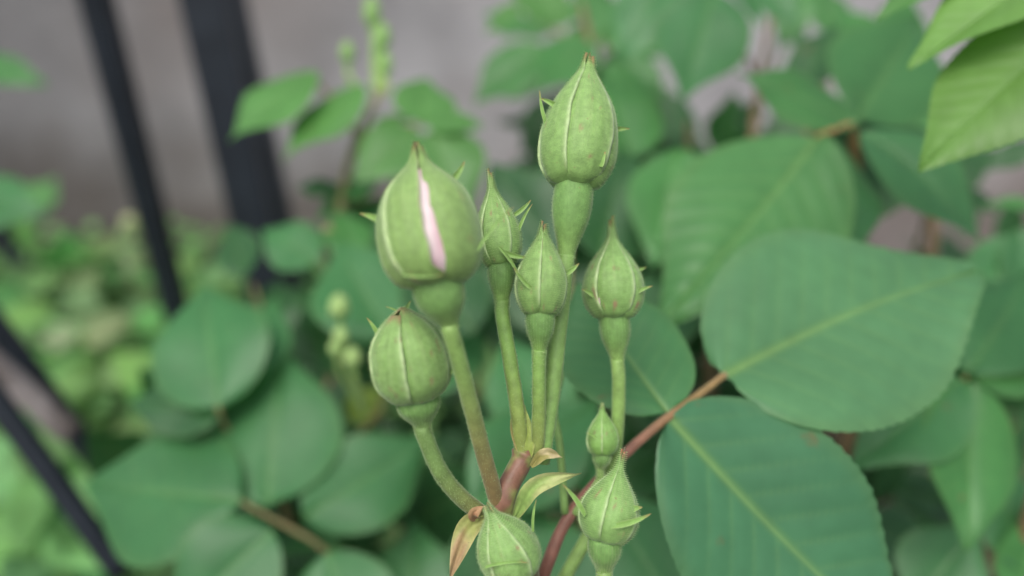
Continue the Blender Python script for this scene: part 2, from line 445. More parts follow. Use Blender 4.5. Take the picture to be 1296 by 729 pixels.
def add_lobe(parent, b, t, wd, seed, name='sepal_lobe', c0=(.15, .27, .06), c1=(.22, .15, .06), curl=.2, mat=None):
    y = t-b; L = y.length; x, yy, z = frame(y, CAM-b)
    x, yy = yy, x            # yy to the viewer, x across
    v = []; c = []; f = []; n = 12; k = 4
    sg = 1 if (int(seed*3) % 2) else -1
    for side in (0, 1):
        for i in range(n+1):
            u = i/n; wv = wd*.33*(sin(pi*(.12+.88*u)**.7)**.8 if u < 1 else .0)+wd*.03
            for j in range(-k, k+1):
                s = j/k
                p = b+z*(u*L)+x*(s*wv+sg*curl*L*u*(1-u))+yy*(abs(s)*wv*.5+.12*L*u*(1-u)-(side*.00012*(1-abs(s))))
                v.append(p); c.append(mixc(mixc(c0, (.32, .42, .18), .6*abs(s)**4), c1, sstep(.72, 1, u)*.9))
    m = 2*k+1; o = (n+1)*m
    for i in range(n):
        for j in range(m-1):
            f.append((i*m+j, i*m+j+1, (i+1)*m+j+1, (i+1)*m+j)); f.append((o+i*m+j, o+(i+1)*m+j, o+(i+1)*m+j+1, o+i*m+j+1))
    return mesh_obj(name, v, f, mat or M_BUD, parent, c)

# ================================================================== SETTING
def box_mesh(name, lo, hi_, mat, label=None, nx=1):
    (x0, y0, z0), (x1, y1, z1) = lo, hi_
    v = [Vector(p) for p in ((x0, y0, z0), (x1, y0, z0), (x1, y1, z0), (x0, y1, z0), (x0, y0, z1), (x1, y0, z1), (x1, y1, z1), (x0, y1, z1))]
    f = [(3, 2, 1, 0), (4, 5, 6, 7), (0, 1, 5, 4), (1, 2, 6, 5), (2, 3, 7, 6), (3, 0, 4, 7)]
    return mesh_obj(name, v, f, mat, None, smooth=False)
# ground: one sheet, uneven near by
v = []; f = []
xs = [-60, -20, -8, -3]+[-1.8+i*.06 for i in range(61)]+[3, 8, 20, 60]
ys = [-60, -20, -6, -2]+[-.6+i*.06 for i in range(31)]+[1.6, 3, 8, 20, 60]
for yv in ys:
    for xv in xs:
        near = 1 if (abs(xv) < 1.9 and -.7 < yv < 1.25) else 0
        v.append(Vector((xv, yv, near*.03*mnoise.noise(Vector((xv*5, yv*5, 3))))))
for i in range(len(ys)-1):
    for j in range(len(xs)-1):
        q = len(xs); f.append((i*q+j, i*q+j+1, (i+1)*q+j+1, (i+1)*q+j))
gr = mesh_obj('ground', v, f, M_SOIL, None); gr['kind'] = 'structure'
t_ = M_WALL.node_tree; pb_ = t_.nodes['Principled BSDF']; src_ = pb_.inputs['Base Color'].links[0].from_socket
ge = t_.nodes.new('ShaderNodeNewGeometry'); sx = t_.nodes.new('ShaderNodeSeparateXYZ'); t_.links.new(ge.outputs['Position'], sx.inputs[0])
nn_ = t_.nodes.new('ShaderNodeTexNoise'); nn_.inputs['Scale'].default_value = 7; nn_.inputs['Detail'].default_value = 6
t_.links.new(ge.outputs['Position'], nn_.inputs['Vector'])
ma = t_.nodes.new('ShaderNodeMath'); ma.operation = 'MULTIPLY_ADD'; ma.inputs[1].default_value = -.35
t_.links.new(nn_.outputs['Fac'], ma.inputs[0]); t_.links.new(sx.outputs['Z'], ma.inputs[2])
mr_ = t_.nodes.new('ShaderNodeMapRange'); mr_.inputs['From Min'].default_value = .06; mr_.inputs['From Max'].default_value = -.10; mr_.inputs['To Max'].default_value = .75
t_.links.new(ma.outputs[0], mr_.inputs['Value'])
mi_ = t_.nodes.new('ShaderNodeMix'); mi_.data_type = 'RGBA'; mi_.inputs['B'].default_value = (.10, .078, .064, 1)
t_.links.new(mr_.outputs[0], mi_.inputs['Factor']); t_.links.new(src_, mi_.inputs['A']); # light falloff painted into the wall colour: darker to the left, wandering edge
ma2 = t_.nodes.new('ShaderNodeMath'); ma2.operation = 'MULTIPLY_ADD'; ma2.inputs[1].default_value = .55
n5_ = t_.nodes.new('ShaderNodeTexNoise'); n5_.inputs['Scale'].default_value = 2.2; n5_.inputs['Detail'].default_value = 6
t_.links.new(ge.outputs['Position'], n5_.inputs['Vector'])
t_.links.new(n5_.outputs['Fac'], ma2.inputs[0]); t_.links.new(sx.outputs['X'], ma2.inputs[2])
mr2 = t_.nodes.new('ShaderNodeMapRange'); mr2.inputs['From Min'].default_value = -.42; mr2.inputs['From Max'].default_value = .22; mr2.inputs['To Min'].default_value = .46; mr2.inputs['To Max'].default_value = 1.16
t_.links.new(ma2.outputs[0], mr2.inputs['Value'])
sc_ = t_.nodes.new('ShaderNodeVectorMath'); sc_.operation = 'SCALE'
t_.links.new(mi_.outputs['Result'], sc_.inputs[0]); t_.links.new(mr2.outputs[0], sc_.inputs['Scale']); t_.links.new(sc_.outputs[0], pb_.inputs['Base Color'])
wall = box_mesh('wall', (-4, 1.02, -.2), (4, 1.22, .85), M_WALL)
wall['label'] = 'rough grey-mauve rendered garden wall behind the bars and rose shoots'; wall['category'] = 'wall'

# black iron fence in front of the wall
FY = .62
def bar(parent, pa, pb, wx, wy, name='bar', bev=.15):
    """rectangular tube with softened edges from pa to pb"""
    z = (pb-pa).normalized(); x = (RGT-z*RGT.dot(z)).normalized(); y = z.cross(x)
    b = bev*min(wx, wy); hx, hy = wx/2, wy/2
    prof = [(hx, hy-b), (hx-b, hy), (-hx+b, hy), (-hx, hy-b), (-hx, -hy+b), (-hx+b, -hy), (hx-b, -hy), (hx, -hy+b)]
    v = [pa+x*a+y*c for a, c in prof]+[pb+x*a+y*c for a, c in prof]
    f = [(i, (i+1) % 8, 8+(i+1) % 8, 8+i) for i in range(8)]+[tuple(range(7, -1, -1)), tuple(range(8, 16))]
    return mesh_obj(name, v, f, M_IRON, parent, smooth=False)
def to_ground(a, b, z0=-.04, z1=.9):
    d = (b-a); return a+d*((z0-a.z)/d.z), a+d*((z1-a.z)/d.z)
a1, a2 = to_ground(PY(215, 360, FY), PY(122, 0, FY-.01))
fence = thing('iron_fence', (a1.x, FY, 0), 'black iron fence of upright bars standing before the grey wall', 'fence')
bar(fence, a1, a2, .021, .021)
b1, b2 = to_ground(PY(330, 330, FY), PY(258, 0, FY+.01))
bar(fence, b1, b2, .036, .012)
b1, b2 = to_ground(PY(362, 290, FY+.10), PY(312, 60, FY+.12))
bar(fence, b1, b2, .016, .016)
for zz in (.04, .80):
    bar(fence, Vector((-1.6, FY+.028, zz)), Vector((-.20, FY+.028, zz)), .012, .03, 'rail')
for xb in (-.62, -.92, -1.22, -1.52):
    bar(fence, Vector((xb, FY, -.04)), Vector((xb, FY, .9)), .021, .021)

# leaning rods and a weathered stick, lower left
def rod(pa, pb, r, label, name='iron_rod', mat=M_IRON, group=None, lump=.02):
    g = Geo(); path = spline([pa, pa.lerp(pb, .5)+Vector((0, .001, .001)), pb], 24)
    tube(g, path, lambda t: r, lambda t, a: (1, 1, 1), 14, lump=lump, seed=pa.x*9)
    o = mesh_obj(name, g.v, g.f, mat, None)
    o['label'] = label; o['category'] = 'rod' if mat is M_IRON else 'stick'
    if group: o['group'] = group
    return o
def extend(pa, pb, e0, e1): 
    d = pb-pa; return pa-d*e0, pb+d*e1
rod(*extend(P(0, 425, .42), P(125, 590, .46), .9, .35), .0068, 'upper of two black iron rods slanting down beside the pale weathered stick', group='iron rods lower left')
rod(*extend(P(0, 518, .36), P(105, 660, .38), .9, .5), .0058, 'lower of two black iron rods, under the pale weathered stick', group='iron rods lower left')
rod(*extend(P(-5, 470, .39), P(85, 545, .41), .9, .05), .0062, 'pale grey weathered stick lying between two black iron rods', 'weathered_stick', M_WOOD, lump=.2)
rod(*extend(P(0, 300, .78), P(75, 415, .82), .6, .5), .0095, 'faint dark iron rod slanting through the blurred weeds at the fence foot', group='iron rods lower left')

# ================================================================== MAIN SHOOT
RED = (.165, .080, .052); REDG = (.19, .13, .055)
foot = Vector((.03, .20, 0))
main = thing('rose_shoot', foot, 'rose shoot in focus carrying a cluster of hairy green buds', 'rose shoot')
jx = P(662, 578, .138); jl = P(636, 640, .1365)
stem_low = P(640, 760, .150)
cg = Geo(); cpath = spline([P(668, 566, .1385), jx, jl, P(652, 690, .142), P(668, 790, .155), P(650, 1100, .20).lerp(foot, .3), foot-Vector((0, 0, .03))], 110)
def cane_col(t, a):
    n1 = mnoise.noise(Vector((cos(a)*1.2, sin(a)*1.2, t*26))); n2 = mnoise.noise(Vector((cos(a)*4, sin(a)*4, t*60)))
    return tuple(q*(1+.2*n2) for q in mixc(mixc(RED, (.17, .19, .06), sstep(.05, .5, n1+.15)), (.12, .13, .05), sstep(.35, 1, t)))
tube(cg, cpath, lambda t: lerp(.00155, .0032, t)*(.35+.65*sstep(0, .03, t))*(1+.22*exp(-((t-.155)/.02)**2)), cane_col, 18, lump=.12)
mesh_obj('cane', cg.v, cg.f, M_STEM, main, cg.c)
# reddish petiole that carries the leaf on the right
pet = [(918, 474, .170), (884, 500, .166), (848, 526, .161), (815, 553, .158), (780, 585, .155), (740, 628, .1525), (712, 668, .151), (690, 722, .150), (668, 790, .155)]
LA = {'ribk': .85, 'fold': .10, 'droop': .03, 'cup': .10, 'hi': True}
add_leaf(main, [
    (916, 475, .170, 1242, 336, .196, .66, (.084, .208, .090), dict(LA, n=Vector((-.15, -.55, .85)), bend=.10, blunt=.5, skew=.86, point=.44)),
    (848, 528, .160, 1176, 852, .158, .62, (.060, .180, .084), dict(LA, n=Vector((-.12, -.50, .9)), quilt=.75, bend=-.06, blunt=.55, skew=.92)),
    (845, 521, .162, 735, 355, .180, .80, (.060, .178, .064), dict(LA, n=Vector((.12, -.45, .9)), bend=.05, blunt=.55)),
    ], rachis=pet, rr=.00098, rcol=lambda t, a: mixc((.20, .13, .05), (.17, .075, .05), sstep(.1, .5, t)), hi=True)

j1 = (664, 580, .138); j2 = (678, 585, .1385)
# tall bud at the top
add_bud(main, 727, 235, .138, 746, 62, .143, 50, 'fat', phi=radians(12), hyp=(92, .52), pedicel=[(714, 345, .138), (706, 420, .138), (697, 500, .138), (684, 585, .1385)], pr=11,
        lobes=[(690, 168, 683, 114, 7), (706, 135, 683, 124, 10), (778, 166, 797, 163, 9, .004), (714, 208, 738, 176, 10, -.0045), (762, 216, 766, 192, 13, -.004)], pedc=(.165, .28, .075))
# big bud showing a strip of petal
add_bud(main, 551, 360, .116, 527, 180, .119, 67, 'big', phi=radians(50), hyp=(62, .50), pedicel=[(572, 425, .118), (590, 490, .123), (608, 560, .129), (630, 640, .1365)], pr=11,
        lobes=[(486, 285, 455, 270, 13, .003), (498, 268, 484, 254, 9, .006), (572, 226, 588, 204, 12, .006), (505, 352, 562, 347, 5, -.0065), (604, 330, 650, 262, 6, -.002, .004)],
        gap={4: (1, 29)}, tw=radians(26), tipc=(.17, .10, .035), pedbase=REDG, label='big bud with a strip of pale pink petal showing', col=(.168, .272, .076), ragged=.03)
# bud left of the middle pair
add_bud(main, 635, 336, .1345, 619, 213, .138, 30, 'thin', phi=radians(-8), hyp=(46, .58), pedicel=[(636, 400, .1345), (646, 460, .135), (655, 520, .136), (661, 580, .138)], pr=9,
        lobes=[(654, 270, 672, 253, 8, .002), (660, 300, 674, 258, 6, .0), (632, 318, 660, 356, 6, -.004), (640, 325, 668, 326, 9, -.003)], pedc=(.18, .31, .075), pedbase=(.20, .24, .06))
# middle front bud
add_bud(main, 684, 398, .131, 688, 278, .134, 34, 'plain', phi=radians(28), hyp=(48, .56), pedicel=[(682, 460, .1325), (682, 520, .135), (680, 580, .138)], pr=8.5,
        lobes=[(672, 372, 650, 338, 8, -.003), (718, 348, 733, 333, 10, .002)], tipc=(.22, .11, .06), pedc=(.18, .31, .075), pedbase=(.19, .23, .06))
# right bud
add_bud(main, 777, 402, .146, 774, 274, .149, 40, 'thin', phi=radians(0), hyp=(56, .50), pedicel=[(783, 480, .147), (782, 530, .149), (776, 585, .152), (762, 645, .154), (710, 740, .154), (672, 830, .158)], pr=8.5,
        lobes=[(800, 380, 826, 362, 8, -.003), (752, 382, 736, 366, 8, -.003), (810, 340, 818, 338, 6, .004)], tipc=(.20, .15, .05), col=(.165, .290, .082))
# lower left bud, tip nipped
add_bud(main, 528, 502, .127, 508, 390, .124, 51, 'round', phi=radians(20), hyp=(40, .56), pedicel=[(537, 550, .1275), (556, 595, .1305), (582, 628, .134), (612, 652, .137)], pr=10.5,
        lobes=[(480, 436, 464, 402, 9, .0), (566, 478, 588, 456, 8, -.002), (508, 392, 488, 388, 4, -.001), (512, 392, 520, 380, 7, -.002)], tipc=(.22, .13, .07), pedc=(.135, .225, .065), pedbase=(.17, .18, .06), label='rounded bud without a long tip')
# lower right bud
add_bud(main, 764, 684, .1315, 789, 568, .134, 39, 'thin', phi=radians(22), hyp=(44, .56), pedicel=[(764, 740, .133), (752, 800, .14), (700, 860, .150)], pr=9.5,
        lobes=[(735, 655, 712, 613, 9, -.003), (772, 672, 824, 650, 11, -.004), (798, 650, 813, 642, 12, -.002)], tipc=(.24, .08, .05), col=(.165, .290, .082), bendtip=0)
# bottom bud, nodding towards the viewer
add_bud(main, 656, 726, .1315, 616, 638, .128, 39, 'fat', phi=radians(-14), hyp=(40, .5), pedicel=[(660, 790, .139), (668, 830, .150)], pr=9.5,
        lobes=[(680, 670, 679, 632, 5, -.002), (668, 655, 650, 668, 4, .004), (610, 722, 668, 712, 6, -.006)], tipc=(.22, .20, .09), col=(.165, .290, .082))
# little bud behind
add_bud(main, 763, 576, .1475, 762, 510, .149, 21, 'plain', phi=radians(30), hyp=(20, .55), pedicel=[(757, 612, .149), (728, 650, .151)], pr=5, lobes=[(752, 560, 743, 548, 5, -.002)], nh=300, tipc=(.25, .28, .12), col=(.14, .27, .06))
add_cane(main, [P(712, 470, .155), P(702, 520, .153), P(708, 560, .152), P(715, 650, .151)], .0006, .0008, (.15, .26, .07), name='thin_stalk')
# bracts at the joints
def bract(b, m_, t, wpx, c0, c1, seed):
    pts = spline([P(*b), P(*m_), P(*t)], 15); w0 = wpx/FPX*b[2]
    v = []; c = []; f = []; k = 5; n = len(pts)
    for i, p in enumerate(pts):
        ax = pts[min(i+1, n-1)]-pts[max(i-1, 0)]; yv, xv, zv = frame(ax, CAM-p)
        u = i/(n-1); wv = w0*.5*(.35+.65*sin(pi*min(1, u*1.05+.02)) if u < .5 else max(.04, sin(pi*min(1, u*1.05-.02))))
        for j in range(-k, k+1):
            s = j/k; nn = mnoise.noise(Vector((s*1.5, u*3, seed)))
            v.append(p+xv*(s*wv)+yv*(.55*abs(s)*wv+.25*w0*nn)); cc = mixc(c0, c1, sstep(.35, .8, u+.5*nn))
            c.append(mixc(cc, (.34, .32, .14), .5*abs(s)**5))
    m = 2*k+1
    for i in range(n-1):
        for j in range(m-1): f.append((i*m+j, i*m+j+1, (i+1)*m+j+1, (i+1)*m+j))
    mesh_obj('bract', v, f, M_BUD, main, c)
bract((652, 655, .1355), (678, 615, .133), (736, 599, .134), 22, (.20, .30, .08), (.30, .33, .13), 1)
bract((672, 590, .137), (690, 574, .136), (712, 579, .137), 14, (.22, .20, .06), (.40, .33, .18), 2)
bract((612, 655, .1355), (590, 672, .134), (568, 738, .132), 28, (.24, .26, .08), (.27, .18, .09), 3)
bract((664, 585, .137), (652, 540, .1365), (660, 485, .1365), 13, (.24, .20, .07), (.24, .28, .07), 4)
bract((604, 660, .1355), (600, 650, .133), (614, 640, .133), 14, (.26, .10, .06), (.30, .18, .09), 5)
bract((660, 600, .1375), (670, 560, .1365), (664, 512, .1365), 14, (.20, .26, .05), (.24, .30, .08), 6)

# ================================================================== SHOOTS BEHIND
BR = (.17, .11, .055)
def shoot(label, fx, fy, name='rose_shoot', cat='rose shoot', group='rose shoots behind the buds'):
    return thing(name, Vector((fx, fy, 0)), label, cat, group)
def cane_from(s, pxpts, r0=.0012, r1=.0028, col=BR):
    return add_cane(s, [P(*q) for q in pxpts]+[ROOTLOC[s.name]-Vector((0, 0, .03))], r0, r1, col, n=30)

# left, lower: the five-leaflet leaf
s = shoot('low rose shoot with broad five-part blue-green leaf left of the buds', -.02, .27)
cane_from(s, [(470, 760, .290), (500, 900, .25)])
add_leaf(s, [
    (338, 640, .269, 352, 438, .300, .80, TEAL, dict(n=Vector((0, -.5, .85)), droop=.06, fold=.1)),
    (305, 632, .265, 98, 602, .277, .80, TEAL, dict(n=Vector((-.1, -.4, .9)), fold=.08)),
    (385, 655, .269, 545, 548, .290, .66, TEAL, dict(n=Vector((.2, -.5, .85)), fold=.1)),
    (345, 672, .260, 205, 800, .245, .85, TEAL, dict(n=Vector((0, -.6, .8)))),
    (415, 700, .267, 455, 850, .255, .9, TEAL, dict(n=Vector((0, -.6, .8)))),
    ], rachis=[(300, 632, .266), (345, 657, .268), (410, 695, .273), (470, 760, .290)], rr=.0009, rcol=(.15, .13, .055))
add_leaf(s, [(520, 800, .280, 520, 655, .300, .85, TEAL), (600, 760, .23, 640, 640, .25, .8, DARK)], rachis=[(520, 800, .280), (500, 900, .25)])
# left, middle: leaves under the back buds
s = shoot('rose shoot with rounded leaves and a spike of tiny pale buds behind the big bud', -.12, .36)
cane_from(s, [(330, 560, .30), (380, 700, .33)])
add_leaf(s, [
    (276, 515, .275, 248, 352, .300, .80, TEAL, dict(n=Vector((-.1, -.5, .85)))),
    (280, 525, .278, 155, 505, .285, .55, DARK), (290, 520, .285, 345, 365, .32, .55, TEAL)],
    rachis=[(276, 515, .275), (290, 545, .285), (330, 560, .30)])
add_leaf(s, [(495, 425, .29, 425, 300, .31, .85, TEAL), (400, 330, .32, 330, 285, .33, .75, TEAL), (520, 360, .31, 560, 240, .33, .7, GREEN),
             (450, 330, .33, 430, 262, .34, .8, GREEN), (560, 500, .30, 560, 380, .32, .8, TEAL)], rachis=[(430, 310, .33), (495, 425, .30), (480, 520, .31), (400, 600, .32)])
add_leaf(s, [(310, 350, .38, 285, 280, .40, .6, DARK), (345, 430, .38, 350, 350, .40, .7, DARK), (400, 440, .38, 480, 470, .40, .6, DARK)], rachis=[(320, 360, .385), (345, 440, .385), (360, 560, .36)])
add_leaf(s, [(440, 530, .32, 482, 492, .31, .55, (.15, .22, .04))])
for (x, y, r) in ((430, 388, 13), (432, 425, 10), (447, 452, 11), (425, 440, 8)):
    add_bud(s, x, y+r, .27, x-2, y-r*1.3, .272, r, 'round', hyp=(8, .4), pedicel=[(x+6, y+r+26, .275), (460, 520, .29)], pr=3, hi=False, col=(.22, .34, .10), petalc=(.5, .55, .3))
# back, upper left: bright young shoot with small buds against the wall
s = shoot('young light green rose shoot with small blurred buds against the bare wall', -.10, .42)
cane_from(s, [(484, 70, .335), (486, 105, .335), (470, 140, .335), (440, 210, .34), (428, 300, .35), (424, 380, .36)], .0007, .003, (.20, .18, .08))
for (x, y, r, ln) in ((440, 66, 9, 1.3), (471, 14, 11, 1.5), (484, 46, 11, 1.4), (488, 80, 9, 1.5), (478, 60, 7, 1.4)):
    add_bud(s, x, y+r*ln, .335, x-1, y-r*ln*1.3, .335, r, 'round', hyp=(9, .45), pedicel=[(x+2, y+r*ln+20, .335), (lerp(x, 478, .5), 118, .335)], pr=3.5, hi=False, col=(.15, .29, .075))
add_leaf(s, [(402, 92, .33, 284, 166, .315, .80, LIGHT, dict(n=Vector((-.3, -.3, .9)))), (458, 108, .33, 350, 192, .31, .62, LIGHT, dict(n=Vector((-.35, -.35, .85))))],
         rachis=[(398, 100, .33), (440, 150, .335), (455, 180, .34)], rcol=(.22, .16, .06))
add_leaf(s, [(535, 158, .325, 540, 92, .34, .9, LIGHT), (540, 158, .325, 612, 152, .33, .7, LIGHT), (530, 165, .325, 446, 222, .31, .80, LIGHT),
             (545, 165, .325, 590, 262, .31, .85, LIGHT), (520, 152, .33, 470, 150, .335, .45, LIGHT)], rachis=[(535, 158, .326), (480, 165, .335), (455, 175, .338)], rcol=(.22, .2, .06))
add_leaf(s, [(500, 260, .36, 560, 330, .35, .75, GREEN), (480, 250, .36, 470, 330, .35, .8, TEAL), (520, 240, .36, 600, 250, .35, .6, LIGHT), (465, 235, .36, 400, 275, .35, .6, GREEN), (500, 235, .37, 520, 190, .37, .6, LIGHT)], rachis=[(490, 250, .36), (435, 260, .35)])
add_leaf(s, [(430, 240, .34, 372, 232, .345, .45, DARK), (435, 250, .34, 480, 225, .35, .5, GREEN)])

# top middle: leaves against the wall, right of the tall bud
s = shoot('rose shoot with soft blurred leaves at the top beside the tall bud', .08, .45)
cane_from(s, [(735, 0, .40), (760, 120, .40), (790, 300, .40)])
add_leaf(s, [(660, 5, .40, 612, 38, .40, .6, LIGHT), (690, 60, .40, 598, 128, .39, .6, GREEN), (720, 30, .40, 640, -40, .40, .6, LIGHT)], rachis=[(660, 5, .40), (700, 40, .40), (735, 50, .40)])
add_leaf(s, [(740, 50, .39, 680, 110, .37, .7, GREEN), (760, 40, .40, 740, -40, .41, .6, GREEN), (770, 60, .39, 850, 20, .39, .6, GREEN), (770, 80, .39, 830, 160, .37, .6, GREEN),
             (750, 90, .39, 770, 170, .37, .6, DARK)], rachis=[(740, 50, .39), (760, 100, .395)])
# right, back: teal leaves
s = shoot('rose shoot with hanging blue-green leaves at the top, pale wall showing round it', .16, .44)
cane_from(s, [(985, -20, .36), (960, 110, .37), (940, 300, .38)], .0009)
add_leaf(s, [(905, -10, .32, 868, 118, .30, .72, TEAL), (840, -30, .33, 790, 70, .32, .7, TEAL), (960, -30, .33, 1010, 28, .32, .6, TEAL), (930, -20, .33, 968, 28, .32, .5, TEAL)],
         rachis=[(905, -10, .32), (930, 40, .34), (958, 100, .36)], rcol=(.2, .11, .06))
add_leaf(s, [(1020, -20, .35, 985, 60, .345, .5, GREEN), (960, 130, .37, 935, 165, .36, .5, DARK)], rachis=[(1020, -20, .35), (990, 50, .36), (960, 130, .37)])
# right, middle: the spread of leaves behind the big leaf
s = shoot('rose shoot with wide light green leaves behind the large sharp leaf', .14, .30)
cane_from(s, [(1075, 170, .265), (1090, 260, .28), (1080, 400, .30), (1060, 600, .30)])
add_leaf(s, [
    (1035, 172, .250, 838, 402, .215, .60, (.066, .185, .058), dict(n=Vector((-.1, -.5, .85)), droop=.04, fold=.16, hi=True, ribk=.6, quilt=1.1)),
    (1086, 158, .262, 940, 82, .262, .62, (.050, .16, .045), dict(n=Vector((.1, -.4, .9)))),
    (1050, 176, .260, 1092, 318, .235, .62, (.044, .145, .050), dict(n=Vector((.3, -.5, .85)))),
    (1092, 165, .262, 1252, 292, .240, .58, (.044, .145, .050), dict(n=Vector((.2, -.6, .8)))),
    (1085, 150, .27, 1175, 10, .29, .72, (.045, .145, .045), dict(n=Vector((0, -.7, .7)))),
    ], rachis=[(1035, 172, .252), (1060, 164, .258), (1080, 166, .264), (1090, 260, .28)], rr=.001, rcol=(.24, .13, .04))
add_leaf(s, [(1005, 120, .30, 1060, 20, .31, .5, DARK), (1000, 260, .30, 1190, 150, .32, .55, DARK), (860, 190, .29, 830, 330, .27, .6, GREEN), (905, 330, .29, 840, 210, .30, .8, GREEN), (1100, 150, .30, 1130, 60, .31, .6, GREEN)],
         rachis=[(1005, 130, .30), (1060, 260, .29)])
# top right: bright young leaves near the camera
s = shoot('bright yellow-green young rose leaves reaching in at the top right corner', .20, .18)
cane_from(s, [(1370, 40, .185), (1430, 200, .19)], .001)
add_leaf(s, [(1360, -50, .183, 1150, 62, .18, .46, LIME, dict(n=Vector((-.2, -.2, .95)), fold=.3, hi=True)),
             (1375, 20, .183, 1170, 196, .172, .50, LIME, dict(n=Vector((-.25, -.5, .85)), hi=True, fold=.15, bend=-.04)),
             (1240, -60, .19, 1110, 10, .19, .5, LIGHT)], rachis=[(1345, -20, .183), (1360, 30, .186), (1400, 120, .19)], rcol=(.2, .2, .06))

# more leaves high on the right, filling in behind the buds
s = shoot('rose shoot with mid green leaves between the tall bud and the wide leaf', .13, .37)
cane_from(s, [(870, 150, .335), (880, 300, .35), (900, 460, .35)])
add_leaf(s, [(800, 200, .32, 770, 90, .34, .75, GREEN), (820, 240, .31, 780, 330, .30, .8, GREEN), (800, 230, .31, 720, 290, .30, .75, DARK)],
         rachis=[(805, 215, .32), (850, 230, .33), (880, 300, .35)])
add_leaf(s, [(900, 230, .33, 985, 190, .34, .55, GREEN), (890, 210, .33, 830, 190, .34, .55, GREEN), (900, 260, .32, 960, 330, .30, .7, GREEN), (880, 250, .32, 850, 340, .30, .7, TEAL)], rachis=[(895, 210, .33), (885, 300, .345)])
s = shoot('rose shoot with green leaves in front of the bright corner leaves, high right', .22, .42)
cane_from(s, [(1130, 60, .36), (1150, 200, .37), (1160, 400, .37)])
add_leaf(s, [(1120, 70, .35, 1060, 0, .36, .7, GREEN), (1140, 80, .35, 1150, -20, .36, .6, GREEN), (1130, 110, .34, 1060, 170, .33, .65, GREEN), (1150, 120, .34, 1190, 215, .32, .65, GREEN)],
         rachis=[(1130, 80, .35), (1150, 200, .37)])
add_leaf(s, [(1180, 250, .35, 1250, 170, .36, .5, DARK)], rachis=[(1180, 250, .35), (1158, 320, .37)])

s = shoot('rose shoot with soft dark leaves close behind the tall bud', .05, .50)
cane_from(s, [(800, 120, .47), (810, 250, .48), (800, 400, .48)])
add_leaf(s, [(700, 95, .45, 606, 112, .45, .62, GREEN), (705, 55, .45, 765, 118, .44, .62, GREEN), (700, 40, .45, 640, 20, .46, .6, GREEN), (720, 120, .45, 660, 190, .44, .6, DARK)], rachis=[(700, 80, .45), (760, 110, .46), (802, 150, .47)])
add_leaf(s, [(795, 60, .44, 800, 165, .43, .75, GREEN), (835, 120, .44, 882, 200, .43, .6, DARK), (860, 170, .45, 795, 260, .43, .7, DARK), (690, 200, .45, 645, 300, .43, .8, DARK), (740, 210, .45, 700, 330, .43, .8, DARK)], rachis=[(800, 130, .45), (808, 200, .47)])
s = shoot('rose shoot with dark leaves behind the joint of the wide light leaves', .28, .50)
cane_from(s, [(1040, 60, .46), (1050, 200, .47), (1060, 400, .47)])
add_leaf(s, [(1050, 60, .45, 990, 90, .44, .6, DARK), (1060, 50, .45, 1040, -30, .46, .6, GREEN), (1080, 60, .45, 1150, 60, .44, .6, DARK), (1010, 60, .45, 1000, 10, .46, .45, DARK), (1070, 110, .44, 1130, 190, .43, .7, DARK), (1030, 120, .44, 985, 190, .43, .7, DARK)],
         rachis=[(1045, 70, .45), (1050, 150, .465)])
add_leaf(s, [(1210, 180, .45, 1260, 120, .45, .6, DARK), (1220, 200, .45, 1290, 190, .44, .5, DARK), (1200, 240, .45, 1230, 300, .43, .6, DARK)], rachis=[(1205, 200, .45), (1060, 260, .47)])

s = shoot('rose shoot with many overlapping soft leaves along the top edge', .10, .54)
cane_from(s, [(760, -10, .50), (770, 150, .51), (775, 400, .51)])
add_leaf(s, [(765, 5, .47, 695, 22, .47, .7, GREEN), (820, 70, .47, 755, 20, .47, .7, GREEN), (775, 30, .47, 830, -20, .47, .7, LIGHT), (780, 40, .46, 862, 66, .46, .6, GREEN), (760, 30, .47, 705, 75, .46, .6, LIGHT)], rachis=[(768, 25, .47), (770, 100, .50)])
add_leaf(s, [(670, 40, .48, 612, 12, .48, .75, GREEN), (675, 60, .48, 622, 70, .47, .6, LIGHT), (690, 160, .48, 632, 150, .47, .6, DARK), (700, 150, .48, 690, 230, .46, .7, DARK), (790, 130, .48, 850, 110, .47, .55, GREEN), (785, 140, .48, 835, 165, .47, .5, DARK)], rachis=[(680, 60, .48), (720, 120, .49), (770, 160, .505)])
# right, lower
s = shoot('rose shoot with drooping leaves under the large sharp leaf on the right', .18, .30)
cane_from(s, [(1210, 500, .25), (1250, 640, .27), (1270, 800, .28)])
add_leaf(s, [(1225, 485, .235, 1240, 695, .215, .62, GREEN, dict(n=Vector((.15, -.55, .8)))), (1215, 480, .235, 1085, 588, .222, .66, TEAL, dict(n=Vector((-.1, -.5, .85)))),
             (1225, 470, .24, 1310, 330, .26, .62, TEAL), (1235, 480, .24, 1340, 470, .24, .6, GREEN)], rachis=[(1222, 478, .238), (1210, 500, .25)])
add_leaf(s, [(1160, 760, .25, 1240, 665, .25, .9, TEAL), (1290, 720, .25, 1270, 560, .26, .6, TEAL), (1130, 620, .28, 1230, 650, .28, .6, DARK), (1290, 760, .25, 1320, 640, .25, .7, GREEN)], rachis=[(1160, 760, .25), (1200, 800, .27)])
add_leaf(s, [(1180, 600, .31, 1165, 640, .31, .6, (.26, .22, .02))])
s = shoot('rose shoot with shaded teal leaves at the right edge below the bright leaves', .30, .36)
cane_from(s, [(1290, 300, .34), (1330, 500, .34)])
